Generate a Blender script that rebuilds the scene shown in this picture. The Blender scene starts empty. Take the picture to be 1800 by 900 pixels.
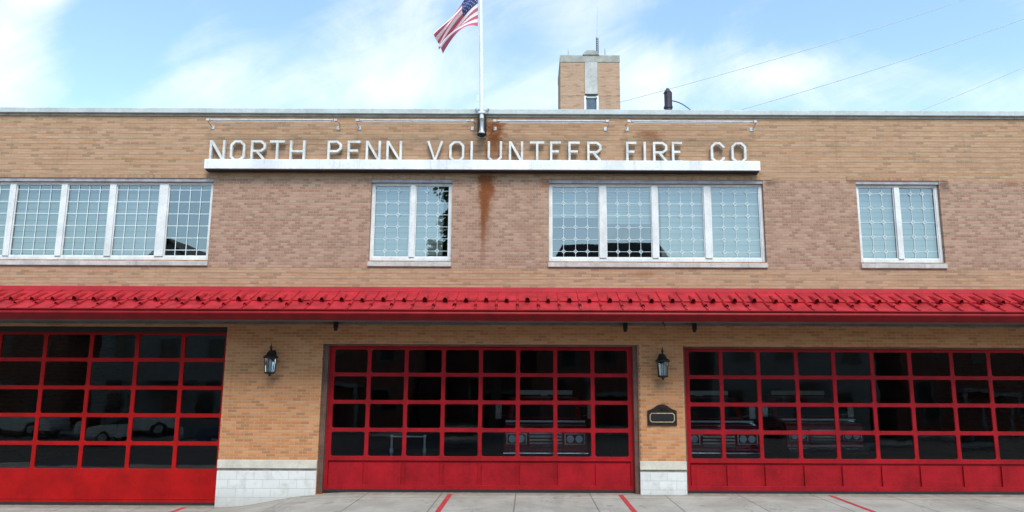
import bpy, math, random
from mathutils import Matrix, Vector
random.seed(7)
R = math.radians
C = bpy.context.scene.collection
SC = bpy.context.scene

# ------------------------------------------------------------------ mesh helpers
LOC = {}
class MB:
    """collects shapes in world coordinates, then links them as ONE mesh object"""
    def __init__(s): s.v = []; s.f = []; s.m = []; s.sm = []
    def face(s, pts, m=0, smooth=False):
        b = len(s.v); s.v += [tuple(p) for p in pts]
        s.f.append(tuple(range(b, b + len(pts)))); s.m.append(m); s.sm.append(smooth)
    def idx(s, verts, faces, m=0, smooth=False):
        b = len(s.v); s.v += [tuple(p) for p in verts]
        for f in faces:
            s.f.append(tuple(b + i for i in f)); s.m.append(m); s.sm.append(smooth)
    def box(s, x0, x1, y0, y1, z0, z1, m=0):
        v = [(x0,y0,z0),(x1,y0,z0),(x1,y1,z0),(x0,y1,z0),(x0,y0,z1),(x1,y0,z1),(x1,y1,z1),(x0,y1,z1)]
        s.idx(v, [(0,3,2,1),(4,5,6,7),(0,1,5,4),(1,2,6,5),(2,3,7,6),(3,0,4,7)], m)
    def prism_x(s, prof, x0, x1, m=0, smooth=False):
        """closed profile of (y,z) pairs swept along x"""
        n = len(prof)
        v = [(x0,y,z) for y,z in prof] + [(x1,y,z) for y,z in prof]
        s.idx(v, [(i, (i+1)%n, n+(i+1)%n, n+i) for i in range(n)], m, smooth)
        s.idx(v, [tuple(range(n-1,-1,-1)), tuple(range(n,2*n))], m)
    def prism_y(s, prof, y0, y1, m=0):
        """closed profile of (x,z) pairs swept along y"""
        n = len(prof)
        v = [(x,y0,z) for x,z in prof] + [(x,y1,z) for x,z in prof]
        s.idx(v, [(i, (i+1)%n, n+(i+1)%n, n+i) for i in range(n)], m)
        s.idx(v, [tuple(range(n)), tuple(range(2*n-1,n-1,-1))], m)
    def prism_z(s, prof, z0, z1, m=0, taper=1.0, c=(0,0)):
        n = len(prof)
        v = [(x,y,z0) for x,y in prof] + [(c[0]+(x-c[0])*taper, c[1]+(y-c[1])*taper, z1) for x,y in prof]
        s.idx(v, [(i, (i+1)%n, n+(i+1)%n, n+i) for i in range(n)], m)
        s.idx(v, [tuple(range(n-1,-1,-1)), tuple(range(n,2*n))], m)
    def lathe(s, cx, cy, prof, n=12, m=0, smooth=True, a0=0.0):
        """prof: (radius, z) from bottom to top"""
        v = []; f = []
        for r, z in prof:
            for k in range(n):
                a = a0 + 2*math.pi*k/n; v.append((cx+r*math.cos(a), cy+r*math.sin(a), z))
        for j in range(len(prof)-1):
            for k in range(n):
                f.append((j*n+k, j*n+(k+1)%n, (j+1)*n+(k+1)%n, (j+1)*n+k))
        s.idx(v, f, m, smooth)
        s.idx(v, [tuple(range(n-1,-1,-1)), tuple(range((len(prof)-1)*n, len(prof)*n))], m)
    def tube(s, pts, r, n=8, m=0, smooth=True):
        pts = [Vector(p) for p in pts]
        rs = r if isinstance(r, (list, tuple)) else [r]*len(pts)
        v = []; f = []
        for i, p in enumerate(pts):
            d = (pts[min(i+1, len(pts)-1)] - pts[max(i-1, 0)]).normalized()
            up = Vector((0,0,1)) if abs(d.z) < .9 else Vector((1,0,0))
            a = d.cross(up).normalized(); b = a.cross(d).normalized()
            for k in range(n):
                t = 2*math.pi*k/n; q = p + (a*math.cos(t) + b*math.sin(t))*rs[i]
                v.append(tuple(q))
        for i in range(len(pts)-1):
            for k in range(n):
                f.append((i*n+k, i*n+(k+1)%n, (i+1)*n+(k+1)%n, (i+1)*n+k))
        s.idx(v, f, m, smooth)
        s.idx(v, [tuple(range(n-1,-1,-1)), tuple(range((len(pts)-1)*n, len(pts)*n))], m)
    def build(s, name, mats, parent=None, bevel=0, loc=None):
        me = bpy.data.meshes.new(name)
        o = LOC.get(parent.name, Vector((0,0,0))) if parent else Vector(loc or (0,0,0))
        me.from_pydata([tuple(Vector(p)-o) for p in s.v], [], s.f)
        if not isinstance(mats, (list, tuple)): mats = [mats]
        for mt in mats: me.materials.append(mt)
        for p, mi, sm in zip(me.polygons, s.m, s.sm):
            p.material_index = mi; p.use_smooth = sm
        me.validate(); me.update()
        ob = bpy.data.objects.new(name, me); C.objects.link(ob)
        LOC[ob.name] = o
        if parent: ob.parent = parent
        else: ob.location = o
        if bevel:
            b = ob.modifiers.new('bevel', 'BEVEL'); b.width = bevel; b.segments = 2; b.limit_method = 'ANGLE'; b.angle_limit = R(40)
        return ob

def tag(o, label=None, cat=None, group=None, kind=None):
    if label: o['label'] = label
    if cat: o['category'] = cat
    if group: o['group'] = group
    if kind: o['kind'] = kind
    return o
def thing(name, label, cat, loc=(0,0,0), group=None):
    o = bpy.data.objects.new(name, None); C.objects.link(o); o.location = loc
    o.empty_display_size = .3
    LOC[o.name] = Vector(loc)
    return tag(o, label, cat, group)
def copy_tree(o, parent=None):
    c = o.copy(); C.objects.link(c)
    if parent: c.parent = parent
    for ch in list(o.children): copy_tree(ch, c)
    return c
def stroke(mb, pts, w, y0, y1, closed=False, m=0):
    """a flat stroke of width w along (x,z) points, mitred, standing from y0 to y1"""
    P = [Vector((x, z)) for x, z in pts]; n = len(P); L = []; Rr = []
    for i in range(n):
        if closed: a, b, c = P[i-1], P[i], P[(i+1)%n]
        else: a, b, c = P[max(i-1,0)], P[i], P[min(i+1,n-1)]
        d1 = (b-a).normalized() if (b-a).length > 1e-9 else (c-b).normalized()
        d2 = (c-b).normalized() if (c-b).length > 1e-9 else d1
        n1 = Vector((-d1.y, d1.x)); n2 = Vector((-d2.y, d2.x)); nn = (n1+n2).normalized()
        k = min(w/2/max(nn.dot(n1), .35), w*1.1)
        L.append(b+nn*k); Rr.append(b-nn*k)
    for i in range(n if closed else n-1):
        j = (i+1) % n
        mb.prism_y([tuple(Rr[i]), tuple(Rr[j]), tuple(L[j]), tuple(L[i])], y0, y1, m)

# ------------------------------------------------------------------ materials
class NT:
    def __init__(s, nt): s.nt = nt
    def n(s, typ, **kw):
        x = s.nt.nodes.new(typ)
        for k, v in kw.items():
            if k.startswith('_'): setattr(x, k[1:], v)
            else: x.inputs[k.replace('__', ' ')].default_value = v
        return x
    def l(s, a, b): s.nt.links.new(a, b)
    def math(s, op, a, b=None, clamp=False):
        x = s.nt.nodes.new('ShaderNodeMath'); x.operation = op; x.use_clamp = clamp
        for i, q in enumerate((a, b)):
            if q is None: continue
            if isinstance(q, (int, float)): x.inputs[i].default_value = q
            else: s.l(q, x.inputs[i])
        return x.outputs[0]
    def mix(s, fac, a, b, mode='MIX'):
        x = s.nt.nodes.new('ShaderNodeMix'); x.data_type = 'RGBA'; x.blend_type = mode
        for sock, q in ((x.inputs[0], fac), (x.inputs[6], a), (x.inputs[7], b)):
            if isinstance(q, (int, float)): sock.default_value = q
            elif isinstance(q, tuple): sock.default_value = (*q, 1) if len(q) == 3 else q
            else: s.l(q, sock)
        return x.outputs[2]
    def smooth(s, v, a, b, c=0., d=1.):
        x = s.nt.nodes.new('ShaderNodeMapRange'); x.interpolation_type = 'SMOOTHSTEP'
        if isinstance(v, (int, float)): x.inputs[0].default_value = v
        else: s.l(v, x.inputs[0])
        for i, q in enumerate((a, b, c, d)): x.inputs[i+1].default_value = q
        return x.outputs[0]
    def noise(s, vec, scale, detail=4, rough=.55, dist=0.):
        x = s.nt.nodes.new('ShaderNodeTexNoise'); x.inputs['Scale'].default_value = scale
        x.inputs['Detail'].default_value = detail; x.inputs['Roughness'].default_value = rough; x.inputs['Distortion'].default_value = dist
        if vec is not None: s.l(vec, x.inputs['Vector'])
        return x.outputs[0]

def newmat(name):
    m = bpy.data.materials.new(name); m.use_nodes = True
    t = NT(m.node_tree); b = m.node_tree.nodes['Principled BSDF']
    return m, t, b
def objco(t):
    return t.n('ShaderNodeTexCoord').outputs['Object']

def paint(name, col, rough=.5, metal=0., var=.12, vs=3., bump=0., bs=60., streak=0., spec=.5, coat=0.):
    """a colour with uneven wear: large and fine noise, optional vertical dirt streaks"""
    m, t, b = newmat(name); co = objco(t)
    n1 = t.noise(co, vs, 6, .6); n2 = t.noise(co, vs*9, 4, .6)
    k = t.math('ADD', t.math('MULTIPLY', n1, .65), t.math('MULTIPLY', n2, .35))
    dark = tuple(c*(1-var*2) for c in col); lite = tuple(min(1, c*(1+var)) for c in col)
    c = t.mix(t.smooth(k, .3, .7), dark, lite)
    if streak:
        mp = t.n('ShaderNodeMapping'); mp.inputs['Scale'].default_value = (9, 9, .7); t.l(co, mp.inputs[0])
        s_ = t.smooth(t.noise(mp.outputs[0], 1., 5, .65), .52, .75, 0, streak)
        c = t.mix(s_, c, tuple(q*.35 for q in col))
    t.l(c, b.inputs['Base Color'])
    t.l(t.smooth(n2, .2, .8, max(.03, rough-.1), min(1, rough+.1)), b.inputs['Roughness'])
    b.inputs['Metallic'].default_value = metal
    b.inputs['Specular IOR Level'].default_value = spec
    b.inputs['Coat Weight'].default_value = coat
    if bump:
        bp = t.n('ShaderNodeBump', Strength=bump, Distance=.01); t.l(t.noise(co, bs, 5, .6), bp.inputs['Height']); t.l(bp.outputs[0], b.inputs['Normal'])
    return m

def brick(name, ca, cb, mortar, wall_marks=(), row=.0677, w=.215, msize=.007, tint=.5, stripe=0.):
    m, t, b = newmat(name); co = objco(t)
    sp = t.n('ShaderNodeSeparateXYZ'); t.l(co, sp.inputs[0])
    X, Y, Z = sp.outputs
    cb_ = t.n('ShaderNodeCombineXYZ'); t.l(t.math('ADD', X, Y), cb_.inputs[0]); t.l(Z, cb_.inputs[1])
    br = t.n('ShaderNodeTexBrick'); t.l(cb_.outputs[0], br.inputs['Vector'])
    br.inputs['Color1'].default_value = (0,0,0,1); br.inputs['Color2'].default_value = (1,1,1,1); br.inputs['Mortar'].default_value = (.5,.5,.5,1)
    br.inputs['Scale'].default_value = 1; br.inputs['Mortar Size'].default_value = msize; br.inputs['Mortar Smooth'].default_value = .3
    br.inputs['Bias'].default_value = 0; br.inputs['Brick Width'].default_value = w; br.inputs['Row Height'].default_value = row
    # patches of brick from different firings, then each brick's own tone
    big = t.noise(co, .55, 5, .6); mid = t.noise(co, 2.6, 5, .65); fine = t.noise(co, 38, 4, .65)
    rnd = t.math('ADD', t.math('MULTIPLY', t.n('ShaderNodeRGBToBW').outputs[0], 0), 0)
    bw = t.n('ShaderNodeRGBToBW'); t.l(br.outputs['Color'], bw.inputs[0])
    k = t.math('ADD', t.math('MULTIPLY', bw.outputs[0], tint), t.math('ADD', t.math('MULTIPLY', big, .5*(1-tint)), t.math('MULTIPLY', mid, .5*(1-tint))))
    c = t.mix(t.smooth(k, .15, .85), ca, cb)
    c = t.mix(t.smooth(bw.outputs[0], .84, .93, 0, .6), c, tuple(q*.55 for q in ca))      # overburnt bricks
    c = t.mix(t.smooth(fine, .45, .8, 0, .28), c, tuple(q*.5 for q in ca))
    c = t.mix(t.smooth(mid, .52, .74, 0, .38), c, tuple(q*.62 for q in ca))
    c = t.mix(t.smooth(mid, .48, .28, 0, .3), c, tuple(min(1, q*1.18) for q in cb))
    c = t.mix(br.outputs['Fac'], c, mortar)
    if stripe:    # every third bed joint raked deeper and dirtier
        fr = t.math('FRACT', t.math('MULTIPLY', Z, 1/(row*2)))
        s_ = t.math('MULTIPLY', t.smooth(t.math('ABSOLUTE', t.math('SUBTRACT', fr, .5)), .3, .48), t.smooth(t.noise(co, .9, 3), .35, .6, .25, 1))
        c = t.mix(t.math('MULTIPLY', s_, stripe), c, tuple(q*.45 for q in ca))
    mp = t.n('ShaderNodeMapping'); mp.inputs['Scale'].default_value = (5, 5, .55); t.l(co, mp.inputs[0])
    run = t.noise(mp.outputs[0], 1., 6, .65)
    c = t.mix(t.smooth(run, .55, .78, 0, .28), c, tuple(q*.45 for q in ca))
    for x0, hw, z0, z1, amt, col in wall_marks:                                              # rust and dark brown marks
        wob = t.math('MULTIPLY', t.math('SUBTRACT', t.noise(co, 6, 4, .65), .5), hw*1.7)
        dx = t.math('ABSOLUTE', t.math('ADD', t.math('SUBTRACT', X, x0), wob))
        mk = t.smooth(dx, hw, hw*.2)
        mk = t.math('MULTIPLY', mk, t.smooth(Z, z0, z0+(z1-z0)*.7)); mk = t.math('MULTIPLY', mk, t.smooth(Z, z1, z1-.12))
        mk = t.math('MULTIPLY', mk, t.smooth(t.noise(co, 9, 5, .7), .2, .52, .35, 1))
        c = t.mix(t.math('MULTIPLY', mk, amt), c, col)
    t.l(c, b.inputs['Base Color']); b.inputs['Roughness'].default_value = .88; b.inputs['Specular IOR Level'].default_value = .25
    bp = t.n('ShaderNodeBump', Strength=.85, Distance=.010)
    t.l(t.math('ADD', t.math('MULTIPLY', br.outputs['Fac'], -1), t.math('MULTIPLY', fine, .35)), bp.inputs['Height']); t.l(bp.outputs[0], b.inputs['Normal'])
    return m

RUST = (.19, .06, .018); DARK_BROWN = (.10, .07, .05)
wall_marks = [(-.90, .34, 7.6, 9.08, 1.0, RUST), (-1.06, .30, 6.5, 7.69, 1.0, RUST), (-1.10, .18, 5.4, 7.69, 1.0, RUST), (-1.13, .09, 5.0, 7.2, .8, RUST), (-1.5, .3, 7.95, 8.5, .3, RUST),
          (3.0, .45, 8.4, 8.85, .6, RUST), (6.0, .22, 7.3, 7.56, .8, DARK_BROWN), (.42, .2, 7.2, 7.58, .6, RUST), (10.3, .2, 7.1, 7.56, .7, DARK_BROWN),
          (8.05, .2, 7.35, 7.58, .6, RUST), (2.8, .5, 5.0, 5.26, .5, RUST), (-1.0, .7, 7.5, 7.69, .4, DARK_BROWN), (12.0, .25, 7.3, 7.56, .6, RUST),
          (-4.8, .12, .74, 3.3, .45, DARK_BROWN), (-6.05, .25, 2.35, 2.75, .3, DARK_BROWN), (3.15, .3, 2.3, 2.7, .4, DARK_BROWN)]  # last two darken the brick below the lanterns
M = {}
M['tan'] = brick('tan_brick', (.38,.215,.122), (.49,.31,.195), (.42,.31,.22), wall_marks, tint=.42, stripe=.38)
M['brown'] = brick('brown_brick', (.30,.165,.11), (.45,.285,.20), (.39,.29,.225), wall_marks, tint=.62, w=.15)
M['orange'] = brick('orange_brick', (.44,.18,.07), (.58,.29,.14), (.48,.32,.20), wall_marks, tint=.5)
M['tower'] = brick('tower_brick', (.42,.265,.175), (.50,.335,.24), (.42,.32,.24), (), tint=.4)
M['red'] = paint('red_door_paint', (.31,.006,.012), .55, spec=.18, var=.17, vs=2.2, streak=.3)
M['red2'] = paint('red_door_paint_bright', (.36,.004,.004), .55, spec=.18, var=.15, vs=2.2, streak=.25)
M['tile'] = paint('red_metal_tile', (.38,.018,.026), .55, spec=.25, var=.22, vs=3, streak=.35)
M['gutter'] = paint('red_gutter_paint', (.23,.006,.009), .5, spec=.2, var=.16, vs=3, streak=.15)
M['flash'] = paint('red_flashing_paint', (.40,.018,.028), .5, spec=.25, var=.1, vs=3)
M['soffit'] = paint('soffit_metal', (.15,.145,.145), .6, var=.2, vs=2, streak=.2)
M['coping'] = paint('coping_metal', (.46,.50,.50), .45, var=.12, vs=1.2, streak=.15)
M['white'] = paint('white_frame_paint', (.68,.69,.68), .55, var=.1, vs=2, streak=.3)
M['ledge'] = paint('white_ledge_paint', (.74,.75,.76), .5, var=.1, vs=1.5, streak=.4)
M['letter'] = paint('letter_metal', (.64,.64,.62), .45, var=.16, vs=5, streak=.3)
M['stone'] = paint('limestone', (.56,.53,.45), .85, var=.12, vs=3, bump=.3, streak=.12)
M['groove'] = paint('joint_shadow_stone', (.30,.28,.24), .9, var=.2, vs=4)
M['sill'] = paint('sill_stone', (.48,.45,.42), .85, var=.15, vs=4, bump=.3, streak=.35)
M['lintel'] = paint('steel_lintel', (.34,.33,.36), .6, var=.2, vs=5, streak=.3)
M['jamb'] = paint('brown_jamb_metal', (.14,.075,.055), .6, var=.25, vs=4, streak=.3)
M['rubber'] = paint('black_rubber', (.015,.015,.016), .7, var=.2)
M['black'] = paint('black_iron', (.016,.015,.014), .55, spec=.3, var=.3, vs=10, bump=.2)
M['bronze'] = paint('dark_bronze', (.022,.013,.011), .6, metal=.0, spec=.25, var=.3, vs=12, bump=.3)
M['gold'] = paint('worn_gold', (.46,.37,.22), .5, metal=.2, var=.3, vs=20)
M['pole'] = paint('pole_paint', (.72,.74,.76), .4, var=.06, vs=3, streak=.15)
M['steel'] = paint('galvanised_steel', (.50,.52,.55), .45, metal=.4, var=.2, vs=6)
M['grille'] = paint('pale_grille_paint', (.60,.70,.72), .5, var=.04)
M['concrete_t'] = paint('tower_concrete', (.47,.47,.46), .85, var=.18, vs=1.5, bump=.2, streak=.3)
M['cap'] = paint('tower_cap_concrete', (.36,.37,.34), .85, var=.2, vs=2, streak=.3)
M['plum'] = paint('dark_plum_paint', (.035,.026,.045), .6, var=.3, vs=5, bump=.3)
M['wire'] = paint('grey_cable', (.42,.47,.5), .7, var=.1)
M['roof'] = paint('roof_gravel', (.2,.19,.18), .95, var=.2, vs=6, bump=.4)
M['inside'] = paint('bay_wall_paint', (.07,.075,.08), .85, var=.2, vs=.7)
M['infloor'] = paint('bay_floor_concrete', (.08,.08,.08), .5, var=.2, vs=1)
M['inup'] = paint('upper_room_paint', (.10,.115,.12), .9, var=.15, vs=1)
M['blind'] = paint('roller_blind_cloth', (.26,.30,.30), .9, var=.06, vs=2)
M['tred'] = paint('truck_red_paint', (.33,.01,.015), .25, var=.05, coat=.5)
M['chrome'] = paint('chrome', (.7,.72,.73), .15, metal=1., var=.05)
M['twhite'] = paint('truck_white', (.75,.78,.78), .35, var=.05)
M['tglass'] = paint('truck_glass', (.02,.025,.03), .06, var=.05)
M['flagred'] = paint('flag_red_cloth', (.48,.11,.16), .85, var=.08)
M['flagwhite'] = paint('flag_white_cloth', (.78,.71,.74), .85, var=.05)
M['flagblue'] = paint('flag_blue_cloth', (.028,.045,.17), .85, var=.1)
M['carA'] = paint('car_paint_silver', (.68,.71,.74), .25, metal=.3, var=.04, coat=.5)
M['carB'] = paint('car_paint_blue', (.03,.06,.16), .25, var=.04, coat=.5)
M['carC'] = paint('car_paint_dark_red', (.14,.02,.02), .25, var=.04, coat=.5)
M['tyre'] = paint('tyre_rubber', (.02,.02,.02), .85, var=.2)
M['hbrick'] = brick('house_brick', (.16,.06,.045), (.26,.11,.08), (.24,.20,.17), ())
M['hsiding'] = paint('house_siding', (.26,.27,.27), .8, var=.1)
M['hroof'] = paint('house_shingles', (.04,.042,.045), .9, var=.25, vs=8, bump=.3)
M['bark'] = paint('bark', (.10,.075,.055), .95, var=.3, vs=9, bump=.6)
M['towglass'] = paint('dull_blue_glass', (.055,.10,.14), .35, var=.2, vs=5)
M['bar'] = paint('dull_bar_metal', (.50,.50,.53), .55, var=.15, vs=3, streak=.3)
M['trim'] = paint('grey_house_trim', (.16,.16,.16), .7, var=.1)
M['asphalt'] = paint('asphalt', (.055,.055,.057), .9, var=.2, vs=4, bump=.4)
M['earth'] = paint('grass_ground', (.06,.085,.035), .95, var=.3, vs=1, bump=.4)
M['walk'] = paint('sidewalk_concrete', (.36,.35,.32), .9, var=.15, vs=2, bump=.3)
M['lined'] = paint('red_line_paint', (.46,.04,.045), .75, var=.22, vs=8, bump=.2, streak=.4)

def block_mat():
    m, t, b = newmat('white_painted_block'); co = objco(t)
    sp = t.n('ShaderNodeSeparateXYZ'); t.l(co, sp.inputs[0])
    cb_ = t.n('ShaderNodeCombineXYZ'); t.l(t.math('ADD', sp.outputs[0], sp.outputs[1]), cb_.inputs[0]); t.l(t.math('ADD', sp.outputs[2], .3), cb_.inputs[1])
    br = t.n('ShaderNodeTexBrick'); t.l(cb_.outputs[0], br.inputs['Vector'])
    br.inputs['Color1'].default_value = (.66,.67,.65,1); br.inputs['Color2'].default_value = (.60,.61,.60,1); br.inputs['Mortar'].default_value = (.50,.51,.50,1)
    br.inputs['Scale'].default_value = 1; br.inputs['Mortar Size'].default_value = .007; br.inputs['Brick Width'].default_value = .40; br.inputs['Row Height'].default_value = .2
    n = t.noise(co, 4, 6, .65)
    c = t.mix(t.smooth(n, .46, .7, 0, .6), br.outputs['Color'], (.40,.40,.37))
    c = t.mix(t.smooth(t.math('ADD', sp.outputs[2], t.math('MULTIPLY', n, .25)), .35, -.15, 0, .5), c, (.36,.35,.31))     # splash dirt along the ground
    t.l(c, b.inputs['Base Color']); b.inputs['Roughness'].default_value = .8
    bp = t.n('ShaderNodeBump', Strength=.5, Distance=.01); t.l(t.math('SUBTRACT', t.math('MULTIPLY', n, .3), br.outputs['Fac']), bp.inputs['Height']); t.l(bp.outputs[0], b.inputs['Normal'])
    return m
M['block'] = block_mat()

def apron_mat():
    m, t, b = newmat('apron_concrete'); co = objco(t)
    sp = t.n('ShaderNodeSeparateXYZ'); t.l(co, sp.inputs[0]); X, Y, Z = sp.outputs
    n1 = t.noise(co, .8, 6, .62); n2 = t.noise(co, 5, 6, .65); n3 = t.noise(co, 70, 3, .6)
    c = t.mix(t.smooth(n1, .35, .65), (.285,.265,.228), (.375,.358,.318))
    c = t.mix(t.smooth(n2, .5, .72, 0, .45), c, (.25,.235,.205))
    c = t.mix(t.smooth(n3, .5, .8, 0, .3), c, (.24,.23,.21))
    mp = t.n('ShaderNodeMapping'); mp.inputs['Scale'].default_value = (2.2, .25, 1); t.l(co, mp.inputs[0])
    c = t.mix(t.smooth(t.noise(mp.outputs[0], 1, 5, .6), .5, .7, 0, .4), c, (.22,.21,.19))   # tyre-worn tracks
    vo = t.n('ShaderNodeTexVoronoi'); vo.feature = 'DISTANCE_TO_EDGE'; vo.inputs['Scale'].default_value = .33
    wv = t.n('ShaderNodeVectorMath', _operation='ADD'); t.l(co, wv.inputs[0]); nz = t.n('ShaderNodeTexNoise', Scale=3., Detail=5.); t.l(co, nz.inputs['Vector']); t.l(nz.outputs['Color'], wv.inputs[1]); t.l(wv.outputs[0], vo.inputs['Vector'])
    c = t.mix(t.math('MULTIPLY', t.smooth(vo.outputs['Distance'], .006, .001), .6), c, (.10,.095,.085))            # cracks
    c = t.mix(t.smooth(t.noise(co, 2.3, 3, .5, .4), .64, .74, 0, .6), c, (.13,.12,.11))                              # oil drips
    c = t.mix(t.math('MULTIPLY', t.smooth(Y, -.45, .0), t.smooth(n2, .3, .6, .2, .8)), c, (.17,.15,.125))            # grit along the thresholds
    fr = t.math('FRACT', t.math('MULTIPLY', t.math('ADD', t.math('ADD', X, .29), t.math('MULTIPLY', t.math('SUBTRACT', n2, .5), .03)), 1/1.72))
    j1 = t.smooth(t.math('ABSOLUTE', t.math('SUBTRACT', fr, .5)), .488, .495)
    fy = t.math('FRACT', t.math('MULTIPLY', t.math('ADD', Y, .62), 1/3.6))
    j2 = t.smooth(t.math('ABSOLUTE', t.math('SUBTRACT', fy, .5)), .494, .498)
    j = t.math('MAXIMUM', j1, j2)
    c = t.mix(t.math('MULTIPLY', j, .75), c, (.12,.11,.10))
    t.l(c, b.inputs['Base Color']); b.inputs['Roughness'].default_value = .85
    bp = t.n('ShaderNodeBump', Strength=.35, Distance=.01); t.l(t.math('SUBTRACT', t.math('ADD', n3, n2), t.math('MULTIPLY', j, 2)), bp.inputs['Height']); t.l(bp.outputs[0], b.inputs['Normal'])
    return m
M['apron'] = apron_mat()

def glass(name, tint, refl, fres=None, rcol=(1,1,1), wav=.035):
    """window glass: lets light through with a tint, mirrors the street"""
    m = bpy.data.materials.new(name); m.use_nodes = True; nt = m.node_tree; nt.nodes.clear(); t = NT(nt)
    out = t.n('ShaderNodeOutputMaterial'); mix = t.n('ShaderNodeMixShader')
    tr = t.n('ShaderNodeBsdfTransparent'); tr.inputs[0].default_value = (*tint, 1)
    gl = t.n('ShaderNodeBsdfGlossy'); gl.inputs[0].default_value = (*rcol, 1); gl.inputs['Roughness'].default_value = .012
    co = objco(t); bp = t.n('ShaderNodeBump', Strength=wav, Distance=.02); t.l(t.noise(co, 1.3, 2), bp.inputs['Height']); t.l(bp.outputs[0], gl.inputs['Normal'])
    if fres:
        f = t.n('ShaderNodeFresnel', IOR=fres); t.l(t.math('ADD', f.outputs[0], refl), mix.inputs[0])
    else: mix.inputs[0].default_value = refl
    t.l(tr.outputs[0], mix.inputs[1]); t.l(gl.outputs[0], mix.inputs[2]); t.l(mix.outputs[0], out.inputs[0])
    return m
M['dglass'] = glass('door_glass', (.74,.80,.82), .022, 1.5, (1,1,1), .09)
M['wglass'] = glass('coated_window_glass', (.66,.72,.71), .21, None, (.88,.94,.95))
M['lglass'] = glass('lantern_glass', (.8,.85,.88), .16, 1.45)

# ------------------------------------------------------------------ ground
def apron_h(x, y):
    a = min(1, max(0, (x + 7.1)/2.3)); a = a*a*(3-2*a)
    near = -.32 + .285*a
    k = min(1, max(0, (-y-6)/3))
    if x > -4.85: near = -.035 + .03*min(1, max(0, (x+4.85)/.6))
    return near*(1-k) + (-.40)*k
def strip_grid(mb, xs, ys, hf, dz=0):
    n = len(xs)
    v = [(x, y, hf(x, y)+dz) for y in ys for x in xs]
    f = [(j*n+i, j*n+i+1, (j+1)*n+i+1, (j+1)*n+i) for j in range(len(ys)-1) for i in range(n-1)]
    mb.idx(v, f, 0, True)
xs = [-40, -20, -10] + [-9+.2*i for i in range(26)] + [-3.6, 0, 10, 20, 40]
ys = [-9, -8.25, -7.5, -6.75, -6, -4, -2, -1, 0, .2]
g = MB(); strip_grid(g, xs, ys, apron_h); apron = tag(g.build('apron', M['apron']), kind='structure')
for px in (-7.9, -1.80, 2.13, 6.97):
    g = MB(); strip_grid(g, [px-.055, px+.055], [-8.9, -8.25, -7.5, -6.75, -6, -4, -2, -.9, -.06], apron_h, .004)
    g.build('painted_line', M['lined'], apron)
g = MB(); g.box(-60, 60, -21, -9, -.6, -.404); road = tag(g.build('road', M['asphalt']), kind='structure')
g = MB(); g.box(-60, 60, -24, -21, -.6, -.27); tag(g.build('sidewalk', M['walk'], bevel=.02), kind='structure')
g = MB(); g.box(-900, 900, -900, 900, -.9, -.62); g.box(-60, 60, -60, -24, -.62, -.3); tag(g.build('ground', M['earth']), kind='structure')

# ------------------------------------------------------------------ the fire station
FS = thing('fire_station', 'tan brick fire station with red bay doors and red tiled canopy', 'fire station')
XL, XR = -16.2, 16.2
WIN = [(-15.32, -7.84), (-3.92, -1.91), (.48, 5.80), (8.11, 10.17)]
WZ0, WZ1 = 5.46, 7.515
DOORS = [(-15.2, -7.24, -.36, 3.84), (-4.92, 2.60, -.03, 3.44), (3.69, 13.0, -.03, 3.41)]
holes = [(a, b, WZ0, WZ1) for a, b in WIN] + DOORS
xc = sorted({XL, XR, *[h[0] for h in holes], *[h[1] for h in holes]})
zc = sorted({-.5, .74, 4.74, 5.285, 7.52, 9.19, *[h[2] for h in holes], *[h[3] for h in holes]})
T = .34
w = MB()
def solid(x, z): return not any(a < x < b and c < z < d for a, b, c, d in holes)
for i in range(len(xc)-1):
    for j in range(len(zc)-1):
        x0, x1, z0, z1 = xc[i], xc[i+1], zc[j], zc[j+1]; cx, cz = (x0+x1)/2, (z0+z1)/2
        if not solid(cx, cz): continue
        m = 2 if cz < 4.74 else 1 if 5.285 < cz < 7.52 else 0
        w.face([(x0,0,z0),(x1,0,z0),(x1,0,z1),(x0,0,z1)], m)
        w.face([(x1,T,z0),(x0,T,z0),(x0,T,z1),(x1,T,z1)], m)
        if i+1 < len(xc)-1 and not solid((xc[i+1]+xc[i+2])/2, cz): w.face([(x1,0,z0),(x1,T,z0),(x1,T,z1),(x1,0,z1)], m)
        if i > 0 and not solid((xc[i-1]+x0)/2, cz): w.face([(x0,T,z0),(x0,0,z0),(x0,0,z1),(x0,T,z1)], m)
        if j+1 < len(zc)-1 and not solid(cx, (zc[j+1]+zc[j+2])/2): w.face([(x0,0,z1),(x1,0,z1),(x1,T,z1),(x0,T,z1)], m)
        if j > 0 and not solid(cx, (zc[j-1]+z0)/2): w.face([(x0,T,z0),(x1,T,z0),(x1,0,z0),(x0,0,z0)], m)
for x in (XL, XR):   # side and back walls
    w.box(min(x, x-math.copysign(T, x)), max(x, x-math.copysign(T, x)), T+.002, 13.0, -.5, 9.19, 0)
w.box(XL+T, XR-T, 12.66, 13.0, -.5, 9.19, 0)
w.build('wall', [M['tan'], M['brown'], M['orange']], FS)
M['soldier'] = brick('soldier_brick', (.34,.18,.10), (.46,.27,.16), (.36,.28,.2), wall_marks, row=.2, w=.07)
# coping
g = MB(); g.prism_x([(-.07,9.19),(-.085,9.20),(-.085,9.31),(-.07,9.325),(.40,9.35),(.40,9.19)], XL-.05, XR+.05)
for k in range(12): g.box(XL+1.4+k*2.7, XL+1.44+k*2.7, -.09, -.0851, 9.195, 9.318)
g.build('coping', M['coping'], FS)
g = MB(); g.box(XL, XR, -.03, .001, 9.13, 9.188); g.build('drip_course', M['groove'], FS)
g = MB(); g.box(XL+T, XR-T, T, 12.66, 8.75, 8.95); g.build('roof', M['roof'], FS)
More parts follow.
